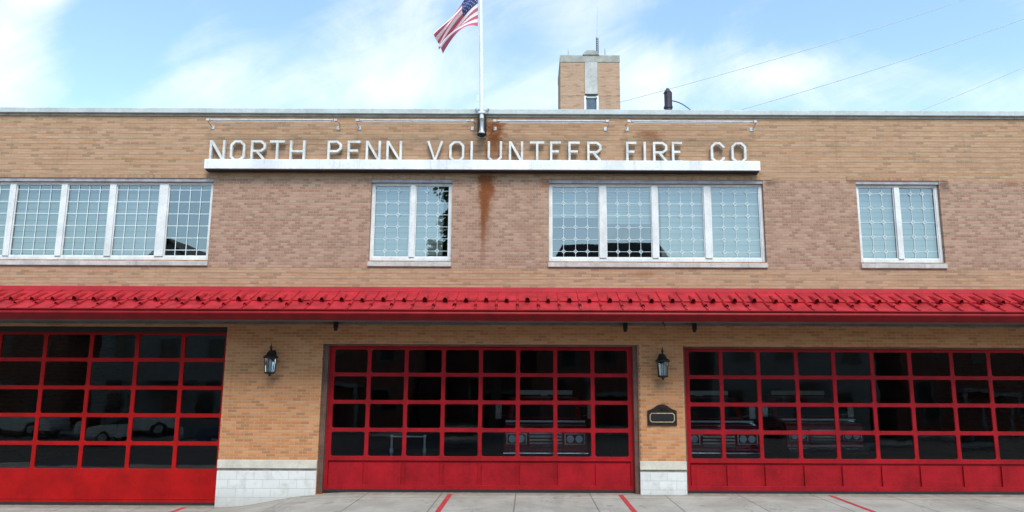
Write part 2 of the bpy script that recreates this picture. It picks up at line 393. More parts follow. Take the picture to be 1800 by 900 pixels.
# pier bases
for a, b, z in ((-7.235, -4.925, -.45), (2.605, 3.685, -.2), (13.005, 16.19, -.2)):
    g = MB(); g.box(a, b, -.035, .33, z, .492); g.build('pier_base', M['block'], FS, .006)
    g = MB(); g.box(a+.004, b-.004, -.012, .325, .492, .552); g.build('base_groove', M['groove'], FS)
    g = MB(); g.box(a-.003, b+.003, -.045, .33, .552, .742); g.build('base_cap', M['stone'], FS, .008)

# windows
def window(a, b, mulls, cols, rows, blinds, diamond=True):
    fr = MB(); y0, y1 = .085, .165
    zb, zt = 5.475, 7.433
    fr.box(a+.004, a+.075, y0, y1, zb, zt); fr.box(b-.075, b-.004, y0, y1, zb, zt)
    fr.box(a+.077, b-.077, y0+.004, y1, zb, zb+.085); fr.box(a+.077, b-.077, y0+.004, y1, zt-.05, zt)
    for mx, mw in mulls: fr.box(mx-mw/2, mx+mw/2, y0-.02, y1, zb+.086, zt-.051)
    W = fr.build('window', M['white'], FS, .006)
    s = MB(); s.box(a-.22, b+.22, -.012, .05, 7.522, 7.62); s.build('lintel_course', M['soldier'], W)     # soldier course, a few millimetres proud
    s = MB(); s.box(a+.003, b-.003, .012, .30, 7.435, 7.513); s.build('steel_lintel', M['lintel'], W)
    s = MB(); s.prism_x([(-.035,5.31),(-.045,5.325),(-.04,5.425),(.20,5.473),(.20,5.31)], a-.012, b+.012); s.build('sill', M['sill'], W, .005)
    edges = [a+.075] + [q for mx, mw in mulls for q in (mx-mw/2, mx+mw/2)] + [b-.075]
    gl = MB(); gr = MB(); ins = MB(); bl = MB(); made = False
    z0, z1 = zb+.085, zt-.05
    for k in range(0, len(edges), 2):
        p, q = edges[k], edges[k+1]; t1, t2 = random.uniform(-.003, .003), random.uniform(-.004, .004)
        gl.face([(p,.135+t1,z0),(q,.135-t1,z0),(q,.135-t1+t2,z1),(p,.135+t1+t2,z1)])
        # inner sash
        for bx in ((p, p+.022, z0, z1), (q-.022, q, z0, z1), (p+.022, q-.022, z0, z0+.03), (p+.022, q-.022, z1-.022, z1)):
            ins.box(bx[0], bx[1], .105, .131, bx[2], bx[3])
        nv = cols; xsv = [p+(q-p)*(i+.5*(cols == 4)*0+1)/(nv) for i in range(nv-1)]
        zsv = [z0+(z1-z0)*(i+.55)/(rows) for i in range(rows)]
        r = .0048 if diamond else .0085
        for x in xsv: gr.box(x-r, x+r, .118, .124, z0+.03, z1-.022)
        for z in zsv: gr.box(p+.022, q-.022, .1245, .1285, z-r, z+r)
        if diamond:
            for x in xsv:
                for z in zsv: stroke(gr, [(x-.05,z),(x,z+.05),(x+.05,z),(x,z-.05)], .012, .112, .117, True)
        bz = blinds[k//2]
        if bz is not None:
            zl, xa, xb = bz
            n = 14; xp = p-.04 + xa*(q-p); xq = p+.04 + xb*(q-p) if xb < 1 else q+.04
            for i in range(n):
                za = zl + (zt+.05-zl)*i/n; zb_ = zl + (zt+.05-zl)*(i+1)/n
                bl.face([(xp,.24,za),(xq,.24,za),(xq,.252,zb_-.004),(xp,.252,zb_-.004)])
            made = True
    gl.build('pane', M['wglass'], W); ins.build('sash', M['white'], W); gr.build('grille', M['grille'], W)
    if made: bl.build('blind', M['blind'], W)
    return W
window(*WIN[0], [(-14.08,.15), (-12.85,.15), (-11.57,.15), (-10.36,.16), (-9.09,.22)], 4, 6, [(5.5,0,1)]*5 + [None], False)
window(*WIN[1], [(-2.89,.13)], 3, 6, [(5.5,0,1), (5.5,0,.76)])
window(*WIN[2], [(1.82,.17), (3.11,.15), (4.42,.17)], 4, 6, [(6.6,0,1), (6.45,0,1), (5.5,.12,1), (5.5,0,1)])
window(*WIN[3], [(9.14,.13)], 3, 5, [(5.5,0,1), (5.5,0,1)])

# bay doors
def rounded(x0, x1, z0, z1, r, n=3):
    pts = []
    for cx, cz, a0 in ((x1-r, z0+r, -90), (x1-r, z1-r, 0), (x0+r, z1-r, 90), (x0+r, z0+r, 180)):
        for k in range(n+1):
            a = R(a0+90*k/n); pts.append((cx+r*math.cos(a), cz+r*math.sin(a)))
    return pts
def ring_cell(mb, X0, X1, Z0, Z1, x0, x1, z0, z1, y0, y1, r=.05):
    """front of one glazed cell: rectangle with a round-cornered opening, with its inner reveal"""
    inn = rounded(x0, x1, z0, z1, r, 3); n = len(inn)
    corners = [(X1,Z0),(X1,Z1),(X0,Z1),(X0,Z0)]
    for c in range(4):
        for k in range(3):
            a, b = inn[c*4+k], inn[c*4+k+1]
            mb.face([(corners[c][0],y0,corners[c][1]), (b[0],y0,b[1]), (a[0],y0,a[1])])
        a, b = inn[c*4+3], inn[(c*4+4) % n]; d = corners[(c+1) % 4]; e = corners[c]
        mb.face([(e[0],y0,e[1]), (d[0],y0,d[1]), (b[0],y0,b[1]), (a[0],y0,a[1])])
    ch = .012
    ctr = ((x0+x1)/2, (z0+z1)/2)
    out = [(p[0], y0, p[1]) for p in inn]
    def shrink(p): return (p[0] + math.copysign(ch*.6, ctr[0]-p[0]), p[1] + math.copysign(ch*.6, ctr[1]-p[1]))
    mid = [(shrink(p)[0], y0+ch, shrink(p)[1]) for p in inn]
    back = [(m_[0], y1, m_[2]) for m_ in mid]
    for A, B in ((out, mid), (mid, back)):
        for k in range(n): mb.face([A[k], A[(k+1)%n], B[(k+1)%n], B[k]])
def bay_door(x0, x1, zb, cols, rails, mat, panels=True, ztop=None, end=.14):
    """cols: x of the stiles' middles; rails: z of the rails' middles from the bottom rail up"""
    Y0 = .20; hw, hr = .042, .040
    D_ = MB()
    xe = [x0+end-hw] + list(cols) + [x1-end+hw]
    ze = list(rails)
    for i in range(len(xe)-1):
        for j in range(len(ze)-1):
            a, b, c, d = xe[i], xe[i+1], ze[j], ze[j+1]
            ring_cell(D_, a, b, c, d, a+hw, b-hw, c+hr, d-hr, Y0, Y0+.045, .045)
    # outer stiles, head
    D_.box(x0, xe[0], Y0, Y0+.05, zb+.06, ze[-1]); D_.box(xe[-1], x1, Y0, Y0+.05, zb+.06, ze[-1])
    D_.box(x0, x1, Y0, Y0+.05, ze[-1], ztop)
    # section joints: hairline shadow gaps between the hinged sections
    root = D_.build('bay_door', mat, FS)
    g = MB()
    for i in range(len(xe)-1):
        for j in range(len(ze)-1):
            a, b, c, d = xe[i]+.02, xe[i+1]-.02, ze[j]+.02, ze[j+1]-.02
            tx, tz = random.uniform(-.0035, .0035), random.uniform(-.003, .003)
            g.face([(a,Y0+.03-tx-tz,c),(b,Y0+.03+tx-tz,c),(b,Y0+.03+tx+tz,d),(a,Y0+.03-tx+tz,d)])
    g.build('pane', M['dglass'], root)
    g = MB(); zt = ze[0]
    if panels:
        g.box(xe[0], xe[-1], Y0+.04, Y0+.07, zb+.06, zt)                       # recessed field
        g.box(xe[0], xe[-1], Y0, Y0+.0395, zt-.055, zt-.002)                    # lock rail
        g.box(xe[0], xe[-1], Y0-.002, Y0+.0395, zb+.06, zb+.16)
        for i in range(len(xe)-1):
            a, b = xe[i]+(.055 if i else .02), xe[i+1]-(.055 if i < len(xe)-2 else .02)
            g.prism_y([(a,zb+.1605),(b,zb+.1605),(b,zt-.105),(a,zt-.105)], Y0-.001, Y0+.0395)
    else:
        g.box(xe[0], xe[-1], Y0, Y0+.05, zb+.06, zt)
        g.box(xe[0], xe[-1], Y0-.008, Y0, zb+.13, zb+.15)
    g.build('bottom_panel', mat, root, .005)
    g = MB(); g.box(x0, x1, Y0-.004, Y0+.05, zb, zb+.06); g.build('bottom_seal', M['rubber'], root)
    return root
cL = [-8.36-1.113*k for k in range(6)]
bay_door(-15.17, -7.25, -.315, sorted(cL), [.46, 1.085, 1.735, 2.385, 3.05, 3.70], M['red2'], False, 3.78, .10)
g = MB(); g.box(-15.19, -7.245, .10, .26, 3.782, 3.837); g.box(-15.19, -7.245, .12, .197, 3.70, 3.78); g.build('header_shade', M['rubber'], FS)  # black strips added as the shade above the left door
bay_door(-4.80, 2.50, .0, [-3.84+.896*k for k in range(7)], [.77, 1.42, 2.07, 2.72, 3.36], M['red'], True, 3.435, .12)
bay_door(3.74, 12.95, .0, [4.63, 5.53, 6.45, 7.35, 8.28, 9.19, 10.20, 11.10, 12.02], [.74, 1.39, 2.04, 2.69, 3.34], M['red'], True, 3.40, .12)
# steel door jambs of the middle bay and thin ones on the others
g = MB(); g.box(-4.917, -4.80, .06, .26, -.03, 3.40); g.box(-4.86, -4.83, .045, .06, -.03, 3.40); g.box(2.50, 2.597, .06, .26, -.03, 3.40); g.box(2.53, 2.55, .045, .06, -.03, 3.40)
g.box(-4.917, 2.597, .06, .26, 3.40, 3.437); g.build('door_jamb', M['jamb'], FS, .004)
g = MB(); g.box(3.693, 3.738, .10, .26, -.03, 3.37); g.box(3.693, 12.997, .10, .26, 3.372, 3.407); g.build('door_jamb', M['jamb'], FS, .004)
# toothed brick edge beside the middle bay
teeth = [(2.606,.76)]
for k in range(20): z = .76+k*.1354; teeth += [(2.645,z), (2.645,z+.066), (2.625,z+.067), (2.625,z+.134)]
teeth += [(2.606, teeth[-1][1])]
g = MB(); n_ = len(teeth)
for k in range(1, n_-2):
    (xa, za), (xb, zb_) = teeth[k], teeth[k+1]
    if zb_-za > .01: g.box(2.606, xa, -.006, .03, za, zb_ + (.001 if k < n_-3 else 0))
g.build('toothed_edge', brick('edge_brick', (.20,.09,.05), (.3,.15,.09), (.25,.2,.15), ()), FS)

# canopy
CAN = MB(); CAN.prism_x([(-.05,4.66),(-1.21,4.115),(-1.21,4.08),(-.05,4.60)], XL, XR)
P = .478; S0 = (-.05, 4.665); S1 = (-1.21, 4.12)
def sl(t_, n_=0.):     # point on the slope (t_ 0 at the wall, 1 at the eave), n_ above it
    dy, dz = S1[0]-S0[0], S1[1]-S0[1]; L = math.hypot(dy, dz)
    return (S0[0]+dy*t_ + (dz/L)*n_, S0[1]+dz*t_ + (-dy/L)*n_)
N = int((XR-XL)/P)
# two overlapping courses: the upper one steps down at mid-slope
CAN.prism_x([sl(0,0), sl(0,.03), sl(.50,.05), sl(.52,.045), sl(.52,0)], XL, XR)
CAN.prism_x([sl(.52,.0), sl(.52,.012), sl(.97,.03), sl(1.0,.02), sl(1.0,0)], XL, XR)
def hood(xc_, t0, t1, wd, h, base):
    n = 8; front = []
    for k in range(n+1):
        a = math.pi*k/n; y, z = sl(t1, base + h*math.sin(a)); front.append((xc_ - wd*math.cos(a), y, z))
    y, z = sl(t0, base*.8); back = (xc_, y, z)
    y2, z2 = sl((t0+t1*2)/3, base + h*.8)
    midr = []
    for k in range(n+1):
        a = math.pi*k/n; y, z = sl((t0+t1)/2, base*.9 + h*.78*math.sin(a)); midr.append((xc_ - wd*.8*math.cos(a), y, z))
    for k in range(n):
        CAN.face([front[k], front[k+1], midr[k+1], midr[k]], 0, True); CAN.face([midr[k], midr[k+1], back], 0, True)
for k in range(N+1):
    x = XL + .16 + k*P
    for t0, t1, n0, n1 in ((.0, .515, .03, .05), (.52, .985, .012, .03)):      # standing rib at each tile joint
        for xx in (x,):
            a0 = sl(t0, n0-.004); a1 = sl(t1, n1-.004); b0 = sl(t0, n0+.03); b1 = sl(t1, n1+.03)
            v = [(xx-.022,*a0),(xx+.022,*a0),(xx+.022,*a1),(xx-.022,*a1),(xx-.012,*b0),(xx+.012,*b0),(xx+.012,*b1),(xx-.012,*b1)]
            CAN.idx(v, [(0,1,5,4),(1,2,6,5),(2,3,7,6),(3,0,4,7),(4,5,6,7)])
    j1, j2 = random.uniform(.85, 1.12), random.uniform(.8, 1.15)
    hood(x + P*.5 + random.uniform(-.012, .012), .12, .60 + random.uniform(-.02, .02), .056*j1, .112*j1, .035)
    hood(x, .44, .80 + random.uniform(-.02, .02), .042*j2, .075*j2, .02)
can = CAN.build('canopy', M['tile'], FS)
g = MB(); g.prism_x([(-.002,4.81),(-.05,4.80),(-.062,4.70),(-.062,4.695),(-.002,4.695)], XL, XR); g.build('wall_flashing', M['flash'], can)
g = MB(); g.prism_x([(-1.19,4.14),(-1.345,4.15),(-1.36,4.135),(-1.35,4.115),(-1.325,4.10),(-1.345,4.06),(-1.36,4.05),(-1.357,4.035),(-1.22,3.905),(-1.19,3.905)], XL, XR); g.build('gutter', M['gutter'], can)
g = MB(); g.box(XL, XR, -1.187, -.003, 3.955, 3.985); g.box(XL, XR, -.06, -.004, 3.90, 3.953); g.build('soffit', M['soffit'], can)

# rooms behind the glass
g = MB()
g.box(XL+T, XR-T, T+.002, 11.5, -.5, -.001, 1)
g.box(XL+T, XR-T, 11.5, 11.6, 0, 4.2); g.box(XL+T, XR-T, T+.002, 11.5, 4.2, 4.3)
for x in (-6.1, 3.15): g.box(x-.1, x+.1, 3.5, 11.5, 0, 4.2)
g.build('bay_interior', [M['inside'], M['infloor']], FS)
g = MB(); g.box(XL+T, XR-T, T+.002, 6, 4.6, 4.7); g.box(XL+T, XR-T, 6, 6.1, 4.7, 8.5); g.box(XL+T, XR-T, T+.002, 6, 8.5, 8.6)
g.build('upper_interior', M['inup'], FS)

# ------------------------------------------------------------------ hose tower
HT = thing('hose_tower', 'square tan brick tower with grey concrete stripe rising behind the parapet', 'tower', (2.56, 13.2, 0))
TY = 12.0
TX0, TX1 = 1.30, 3.82
g = MB(); g.box(TX0, 2.33, TY, TY+2.5, 8.6, 16.0); g.box(2.88, TX1, TY, TY+2.5, 8.6, 16.0); g.box(2.33, 2.88, TY+.09, TY+2.5, 8.6, 16.0)
g.build('wall', M['tower'], HT)
for a, b in ((TX0-.004, 2.28), (2.93, TX1+.004)):
    g = MB(); g.box(a, b, TY-.012, TY+.02, 14.50, 14.56); g.build('brick_band', M['tower'], HT)
g = MB(); g.box(2.335, 2.875, TY-.03, TY+.088, 14.58, 16.0); g.build('concrete_stripe', M['concrete_t'], HT, .01)
g = MB(); g.box(TX0-.012, TX1+.012, TY-.02, TY+2.52, 16.0, 16.33); g.build('cap', M['cap'], HT, .02)
g = MB(); g.prism_y([(2.25,16.331),(2.95,16.331),(2.86,16.47),(2.72,16.54),(2.48,16.54),(2.34,16.47)], TY-.06, TY+.9); g.build('cap_crest', M['cap'], HT)
f = MB(); f.box(2.30, 2.39, TY-.02, TY+.085, 12.6, 14.50); f.box(2.82, 2.91, TY-.02, TY+.085, 12.6, 14.50); f.box(2.39, 2.82, TY+.02, TY+.085, 14.42, 14.575)
W = f.build('window', M['white'], HT)
f = MB(); f.box(2.392, 2.818, TY+.06, TY+.084, 12.6, 14.418); f.build('pane', M['towglass'], W)
f = MB(); f.box(2.37, 2.42, TY-.03, TY+.018, 14.36, 14.42); f.box(2.79, 2.84, TY-.03, TY+.018, 14.36, 14.42); f.box(2.34, 2.87, TY-.03, TY+.018, 14.515, 14.575); f.build('guard', M['black'], W)

# antennas on the tower
t = thing('antenna_mast', 'dark lattice antenna mast with tall thin whip, centre of tower top', 'antenna', (2.91, TY+.4, 16.36), 'antennas on the brick tower')
g = MB()
for k in range(3):
    a = 2*math.pi*k/3; g.tube([(2.91+.05*math.cos(a), TY+.4+.05*math.sin(a), 16.37), (2.91+.05*math.cos(a), TY+.4+.05*math.sin(a), 17.32)], .014, 6)
for j in range(9):
    for k in range(3):
        a = 2*math.pi*k/3; b = a+2*math.pi/3
        g.tube([(2.91+.05*math.cos(a), TY+.4+.05*math.sin(a), 16.4+j*.1), (2.91+.05*math.cos(b), TY+.4+.05*math.sin(b), 16.5+j*.1)], .01, 5)
g.build('lattice', M['black'], t)
g = MB(); g.tube([(2.91,TY+.4,17.3),(2.925,TY+.4,18.0),(2.94,TY+.4,18.8)], [.014,.011,.007], 6); g.build('whip', M['steel'], t)
for x, z, lab in ((1.66, 16.80, 'short thin pale antenna rod on left corner of tower top'), (3.25, 16.80, 'short pale antenna rod on tower top, right of the lattice mast')):
    t = thing('antenna_rod', lab, 'antenna', (x, TY+.35, 16.36), 'antennas on the brick tower')
    g = MB(); g.tube([(x,TY+.35,16.37),(x,TY+.35,z)], .032 if x > 3 else .022, 8); g.build('rod', M['steel'], t)
    g = MB(); g.lathe(x, TY+.35, [(.06,16.362),(.06,16.40),(.03,16.42)], 10); g.build('base', M['steel'], t)

# ------------------------------------------------------------------ roof post with chain
t = thing('roof_post', 'dark plum square post with pointed cap standing behind the parapet', 'post', (3.80, 1.55, 8.95))
g = MB()
def oct_(cx, cy, r): return [(cx+r*math.cos(R(22.5+45*k)), cy+r*math.sin(R(22.5+45*k))) for k in range(8)]
g.prism_z(oct_(3.81, 1.55, .10), 8.95, 10.42, 0, 1.12, (3.80, 1.55)); g.build('shaft', M['plum'], t, .006)
g = MB(); g.prism_z(oct_(3.80, 1.55, .122), 10.42, 10.56, 0, .25, (3.80, 1.55)); g.build('cap', M['plum'], t)
g = MB()
g.prism_z(oct_(3.805, 1.55, .125), 9.98, 10.03); g.build('collar', M['plum'], t)
t = thing('roof_chain', 'dark sagging chain running down from the plum roof post', 'chain', (4.13, 1.55, 9.95))
g = MB(); n = 26
for k in range(n):
    s_ = k/(n-1); x = 3.91+.50*s_; z = 10.20 - .26*s_ - .05*math.sin(math.pi*s_)*(-1)
    ln = .016; a = math.atan2(-.26, .5)
    d = Vector((math.cos(a), 0, math.sin(a)))*ln; q = Vector((x, 1.55, z))
    u = Vector((0,1,0)) if k % 2 else Vector((-math.sin(a), 0, math.cos(a)))
    loop = [q + d*math.cos(w_)*1.0 + u*.014*math.sin(w_) for w_ in [2*math.pi*i/8 for i in range(9)]]
    g.tube(loop, .006, 5)
g.tube([(4.41,1.55,9.95),(4.45,1.55,9.2),(4.46,1.55,8.95)], .010, 5)
g.build('links', M['black'], t)

# ------------------------------------------------------------------ sign
SG = thing('name_sign', 'white metal letters NORTH PENN VOLUNTEER FIRE CO on a white ledge', 'sign', (-1.16, 0, 7.7))
g = MB(); g.prism_x([(-.24,7.70),(-.245,7.705),(-.245,7.94),(-.24,7.945),(-.21,7.945),(-.205,7.94),(-.205,7.925),(-.003,7.925),(-.003,7.70)], -8.00, 5.68); g.build('ledge', M['ledge'], SG, .005)
g = MB(); g.box(-7.98, 5.66, -.20, -.004, 7.672, 7.697); g.build('ledge_shade', M['rubber'], SG)  # black strip put in as the shade line under the ledge
def glyph(ch, x0, x1, z0, z1):
    mb = MB(); w_ = .056; h = w_/2; a, b, c, d = x0+h, x1-h, z0, z1; y = [-.14]
    zb, zt = c+h, d-h; zm = c+(d-c)*.52
    def S(pts, closed=False):
        stroke(mb, pts, w_, y[0], -.055, closed); y[0] -= .0022
    k = .09
    if ch == 'N': S([(a,c),(a,d)]); S([(b,c),(b,d)]); S([(a+.012,d-.02),(b-.012,c+.02)])
    elif ch == 'O': S([(a+k,zb),(b-k,zb),(b,zb+k),(b,zt-k),(b-k,zt),(a+k,zt),(a,zt-k),(a,zb+k)], True)
    elif ch == 'C': S([(b,zb+k*1.3),(b,zb+k),(b-k,zb),(a+k,zb),(a,zb+k),(a,zt-k),(a+k,zt),(b-k,zt),(b,zt-k),(b,zt-k*1.3)])
    elif ch == 'U': S([(a,d),(a,zb+k),(a+k,zb),(b-k,zb),(b,zb+k),(b,d)])
    elif ch == 'V': S([(a,d),((a+b)/2,c+.03),(b,d)])
    elif ch == 'T': S([(x0,zt),(x1,zt)]); S([((a+b)/2,c),((a+b)/2,d-.001)])
    elif ch == 'H': S([(a,c),(a,d)]); S([(b,c),(b,d)]); S([(a,zm-.02),(b,zm-.02)])
    elif ch == 'I': S([((a+b)/2,c),((a+b)/2,d)])
    elif ch == 'L': S([(a,c),(a,d)]); S([(a-h+.002,zb),(x1,zb)])
    elif ch in 'EF':
        S([(a,c),(a,d)]); S([(a-h+.002,zt),(x1,zt)]); S([(a,zm),(x1-.05,zm)])
        if ch == 'E': S([(a-h+.002,zb),(x1,zb)])
    elif ch in 'PR':
        S([(a,c),(a,d)]); zq = zm-.015
        S([(a-h+.002,zt),(b-k,zt),(b,zt-k*.8),(b,zq+k*.8),(b-k,zq),(a,zq)])
        if ch == 'R': S([(a+(b-a)*.42,zq-.01),(x1,c)])
    o = mb.build('letter', M['letter'], SG, .004); o['label'] = 'white metal letter ' + ch
LET = [('N',371,398),('O',407,433),('R',443,469),('T',476,502),('H',511,538),('P',577,602),('E',612,634),('N',644,670),('N',680,707),
       ('V',751,779),('O',790,816),('L',827,848),('U',857,882),('N',894,919),('T',931,956),('E',966,985),('E',998,1018),('R',1031,1056),
       ('E',0,0),('F',1099,1117),('I',1128,1135),('R',1146,1171),('E',1179,1197),('C',1247,1271),('O',1283,1309)]
for ch, a, b in LET:
    if a == 0: continue
    X0, X1 = (a-930)/1314*18.68, (b-930)/1314*18.68
    if ch == 'I': X0 -= .02; X1 += .02
    glyph(ch, X0, X1, 7.927, 8.46)

# sign lights: slim bars on bent arms under the parapet
for a, b, lab in ((-7.95, -4.80, 'slim white light bar above NORTH, first from the left'), (-4.26, -1.42, 'slim white light bar above PENN, just left of the flagpole'),
                  (-.86, 1.92, 'slim white light bar above VOLUNTEER, just right of the flagpole'), (2.46, 5.58, 'slim greyish light bar above FIRE CO, nearest right end')):
    t = thing('sign_light', lab, 'light', ((a+b)/2, 0, 8.9), 'light bars above the sign letters')
    g = MB(); y = -.32; g.prism_x([(y-.03,8.912),(y-.032,8.925),(y-.02,8.945),(y+.02,8.945),(y+.032,8.925),(y+.03,8.912)], a+.06, b-.06); g.build('reflector', M['bar'], t)
    g = MB(); g.tube([(a+.12,y,8.892),(b-.12,y,8.892)], .018, 8); g.build('tube', M['white'], t)
    for e, s_ in ((a, 1), (b, -1)):
        g = MB(); g.tube([(e+.05*s_,y,8.935),(e-.02*s_,y+.02,8.92),(e-.06*s_,-.12,8.90),(e-.02*s_,-.004,8.84)], .012, 8)
        g.box(e-.04, e+.04, y-.034, y+.036, 8.895, 8.95); g.build('arm', M['steel'], t, .01)
        g = MB(); g.box(e-.05, e+.03, -.015, -.003, 8.79, 8.88); g.build('wall_plate', M['steel'], t)

# ------------------------------------------------------------------ flagpole and flag
FP = thing('flagpole', 'white flagpole bracketed to the brick front above the sign', 'flagpole', (-1.18, -.22, 8.6))
g = MB(); g.tube([(-1.185,-.25,8.72),(-1.20,-.25,9.6),(-1.265,-.25,12.2),(-1.36,-.25,16)], [.056,.056,.052,.04], 14); g.build('pole', M['pole'], FP)
g = MB(); g.lathe(-1.185, -.25, [(.075,8.60),(.09,8.615),(.085,8.65),(.06,8.70),(.06,8.98),(.07,8.99),(.07,9.01)], 14); g.build('socket', M['steel'], FP)
g = MB(); g.lathe(-1.185, -.25, [(.03,8.53),(.07,8.545),(.125,8.59),(.12,8.60)], 14); g.build('socket_base', M['black'], FP)
g = MB()
g.box(-1.27, -1.10, -.03, -.003, 8.58, 9.08); g.box(-1.215, -1.155, -.25, -.03, 8.62, 8.70); g.box(-1.215, -1.155, -.25, -.03, 8.90, 8.97); g.build('wall_bracket', M['steel'], FP, .006)
for s_ in (-1, 1):
    g = MB(); g.box(-1.185+s_*.085-.018, -1.185+s_*.085+.018, -.30, -.03, 8.66, 9.10); g.build('side_plate', M['bronze'], FP, .004)
g = MB(); g.box(-1.28, -1.10, -.32, -.19, 9.12, 9.17); g.tube([(-1.30,-.27,9.2),(-1.33,-.16,9.3),(-1.36,-.02,9.33)], .02, 6); g.tube([(-1.08,-.27,9.2),(-1.05,-.16,9.3),(-1.02,-.02,9.33)], .02, 6); g.build('clamp', M['steel'], FP, .008)
g = MB(); g.box(-1.30,-1.27,-.32,-.29, 9.45, 9.60); g.tube([(-1.285,-.305,9.5),(-1.32,-.305,12.0),(-1.40,-.29,15.9)], .007, 5); g.build('halyard', M['pole'], FP)

def flag_p(u, v):
    def bez(a, c, b, t_): return tuple((1-t_)**2*a[i] + 2*t_*(1-t_)*c[i] + t_*t_*b[i] for i in (0, 1))
    top = bez((-1.335,12.83), (-1.86,11.80), (-2.40,11.19), u); bot = bez((-1.325,11.46), (-1.72,11.56), (-2.21,10.66), u)
    vv = v + .03*math.sin(7*v+5*u)*u
    x = top[0]*(1-vv) + bot[0]*vv; z = top[1]*(1-vv) + bot[1]*vv
    x += .035*math.sin(11*v + 3*u)*u*(1-.3*u)
    z += .03*math.sin(13*v+2.0)*u
    y = -.25 + .16*u*math.sin(9.5*v+2.6*u+.5) + .07*u*math.sin(17*v-4*u) - .10*u
    return (x, y, z)
g = MB(); nu, nv = 48, 52
v = [flag_p(i/nu, j/nv) for j in range(nv+1) for i in range(nu+1)]
for j in range(nv):
    for i in range(nu):
        st = int(j/4); u_ = (i+.5)/nu
        m = 2 if (u_ < .40 and st < 7) else (0 if st % 2 == 0 else 1)
        q = [j*(nu+1)+i, j*(nu+1)+i+1, (j+1)*(nu+1)+i+1, (j+1)*(nu+1)+i]
        g.f.append(tuple(q)); g.m.append(m); g.sm.append(True)
g.v = v
for r_ in range(9):
    for c_ in range(6 if r_ % 2 == 0 else 5):
        u0 = .4*((c_*2 + (1 if r_ % 2 == 0 else 2))/12); v0 = 7/13*(r_+1)/10
        pts = []
        for k in range(10):
            rr = .5 if k % 2 else 1.2; a = math.pi/2 + math.pi*k/5
            x, y, z = flag_p(u0 + .0085*rr*math.cos(a), v0 - .016*rr*math.sin(a)); pts.append((x, y-.005, z))
        cpt = Vector(flag_p(u0, v0)) - Vector((0,.006,0))
        for k in range(10): g.face([tuple(cpt), pts[k], pts[(k+1)%10]], 1)
flag = g.build('flag', [M['flagred'], M['flagwhite'], M['flagblue']], loc=(-1.33,-.25,11.5))
tag(flag, 'red and white striped flag with blue starred corner drooping from the pole', 'flag')

# ------------------------------------------------------------------ lanterns
def lantern(x, lab, zt):
    t = thing('wall_lantern', lab, 'lantern', (x, -.2, 2.65), 'coach lanterns on the brick piers')
    def Z(z): return z + (zt-3.42)
    cy = -.20
    g = MB(); g.prism_y([(x-.05,Z(2.92)),(x+.05,Z(2.92)),(x+.07,Z(3.0)),(x+.07,Z(3.20)),(x+.04,Z(3.27)),(x-.04,Z(3.27)),(x-.07,Z(3.20)),(x-.07,Z(3.0))], -.025, -.003); g.build('wall_plate', M['black'], t, .005)
    g = MB(); g.tube([(x,-.02,Z(3.10)),(x,-.08,Z(3.03)),(x,-.13,Z(3.08)),(x,-.13,Z(3.20)),(x,-.17,Z(3.30)),(x,cy,Z(3.27))], .018, 8)
    g.tube([(x,-.02,Z(3.20)),(x,-.06,Z(3.26)),(x,-.10,Z(3.22)),(x,-.08,Z(3.17))], .012, 6); g.build('arm', M['black'], t)
    g = MB(); g.lathe(x, cy, [(.155,Z(3.075)),(.175,Z(3.08)),(.17,Z(3.105)),(.12,Z(3.15)),(.095,Z(3.16)),(.09,Z(3.20)),(.055,Z(3.24)),(.02,Z(3.27)),(.02,Z(3.30)),(.035,Z(3.325)),(.02,Z(3.35)),(.012,Z(3.38)),(.004,Z(3.43))], 12, 0, True); g.build('cap', M['black'], t)
    g = MB(); g.lathe(x, cy, [(.108,Z(2.755)),(.134,Z(3.07))], 6, 0, False, R(30)); g.build('lamp_glass', M['lglass'], t)
    g = MB(); g.lathe(x, cy, [(.05,Z(2.76)),(.055,Z(2.93)),(.05,Z(2.99)),(.03,Z(3.03)),(.02,Z(3.05))], 8); g.build('bulb', M['twhite'], t)
    g = MB()
    for k in range(6):
        a = R(30+60*k); g.tube([(x+.111*math.cos(a),cy+.111*math.sin(a),Z(2.75)),(x+.137*math.cos(a),cy+.131*math.sin(a),Z(3.08))], .008, 5)
    g.lathe(x, cy, [(.02,Z(2.66)),(.035,Z(2.68)),(.02,Z(2.70)),(.11,Z(2.72)),(.128,Z(2.735)),(.125,Z(2.757))], 12, 0, True); g.build('cage', M['black'], t)
lantern(-6.09, 'black coach lantern on the wide brick pier left of the middle door', 3.43)
lantern(3.16, 'black coach lantern on the narrow brick pier above the dark plaque', 3.38)

# plaque
t = thing('wall_plaque', 'dark bronze plaque with arched top and gilt rim on the narrow pier', 'plaque', (3.15, 0, 1.56))
pz = [(2.80,1.56),(3.49,1.56),(3.49,1.90),(3.40,1.93),(3.33,1.97),(3.26,2.02),(3.19,2.045),(3.11,2.045),(3.03,2.02),(2.96,1.97),(2.89,1.93),(2.80,1.90)]
g = MB(); g.prism_y(pz, -.035, -.003); g.build('board', M['bronze'], t, .006)
g = MB(); stroke(g, [(2.86,1.68),(2.90,1.64),(3.39,1.64),(3.43,1.68),(3.43,1.80),(3.39,1.84),(2.90,1.84),(2.86,1.80)], .022, -.05, -.036, True); g.build('rim', M['gold'], t)
g = MB(); g.prism_y([(2.89,1.67),(3.40,1.67),(3.40,1.81),(2.89,1.81)], -.045, -.036); g.build('panel', M['black'], t)
g = MB(); stroke(g, [(3.05,1.93),(3.10,1.98),(3.145,1.94),(3.19,1.98),(3.24,1.93)], .02, -.045, -.036); g.lathe(3.145, -.04, [(.03,1.93),(.03,1.96)], 8); g.build('crest', M['bronze'], t)

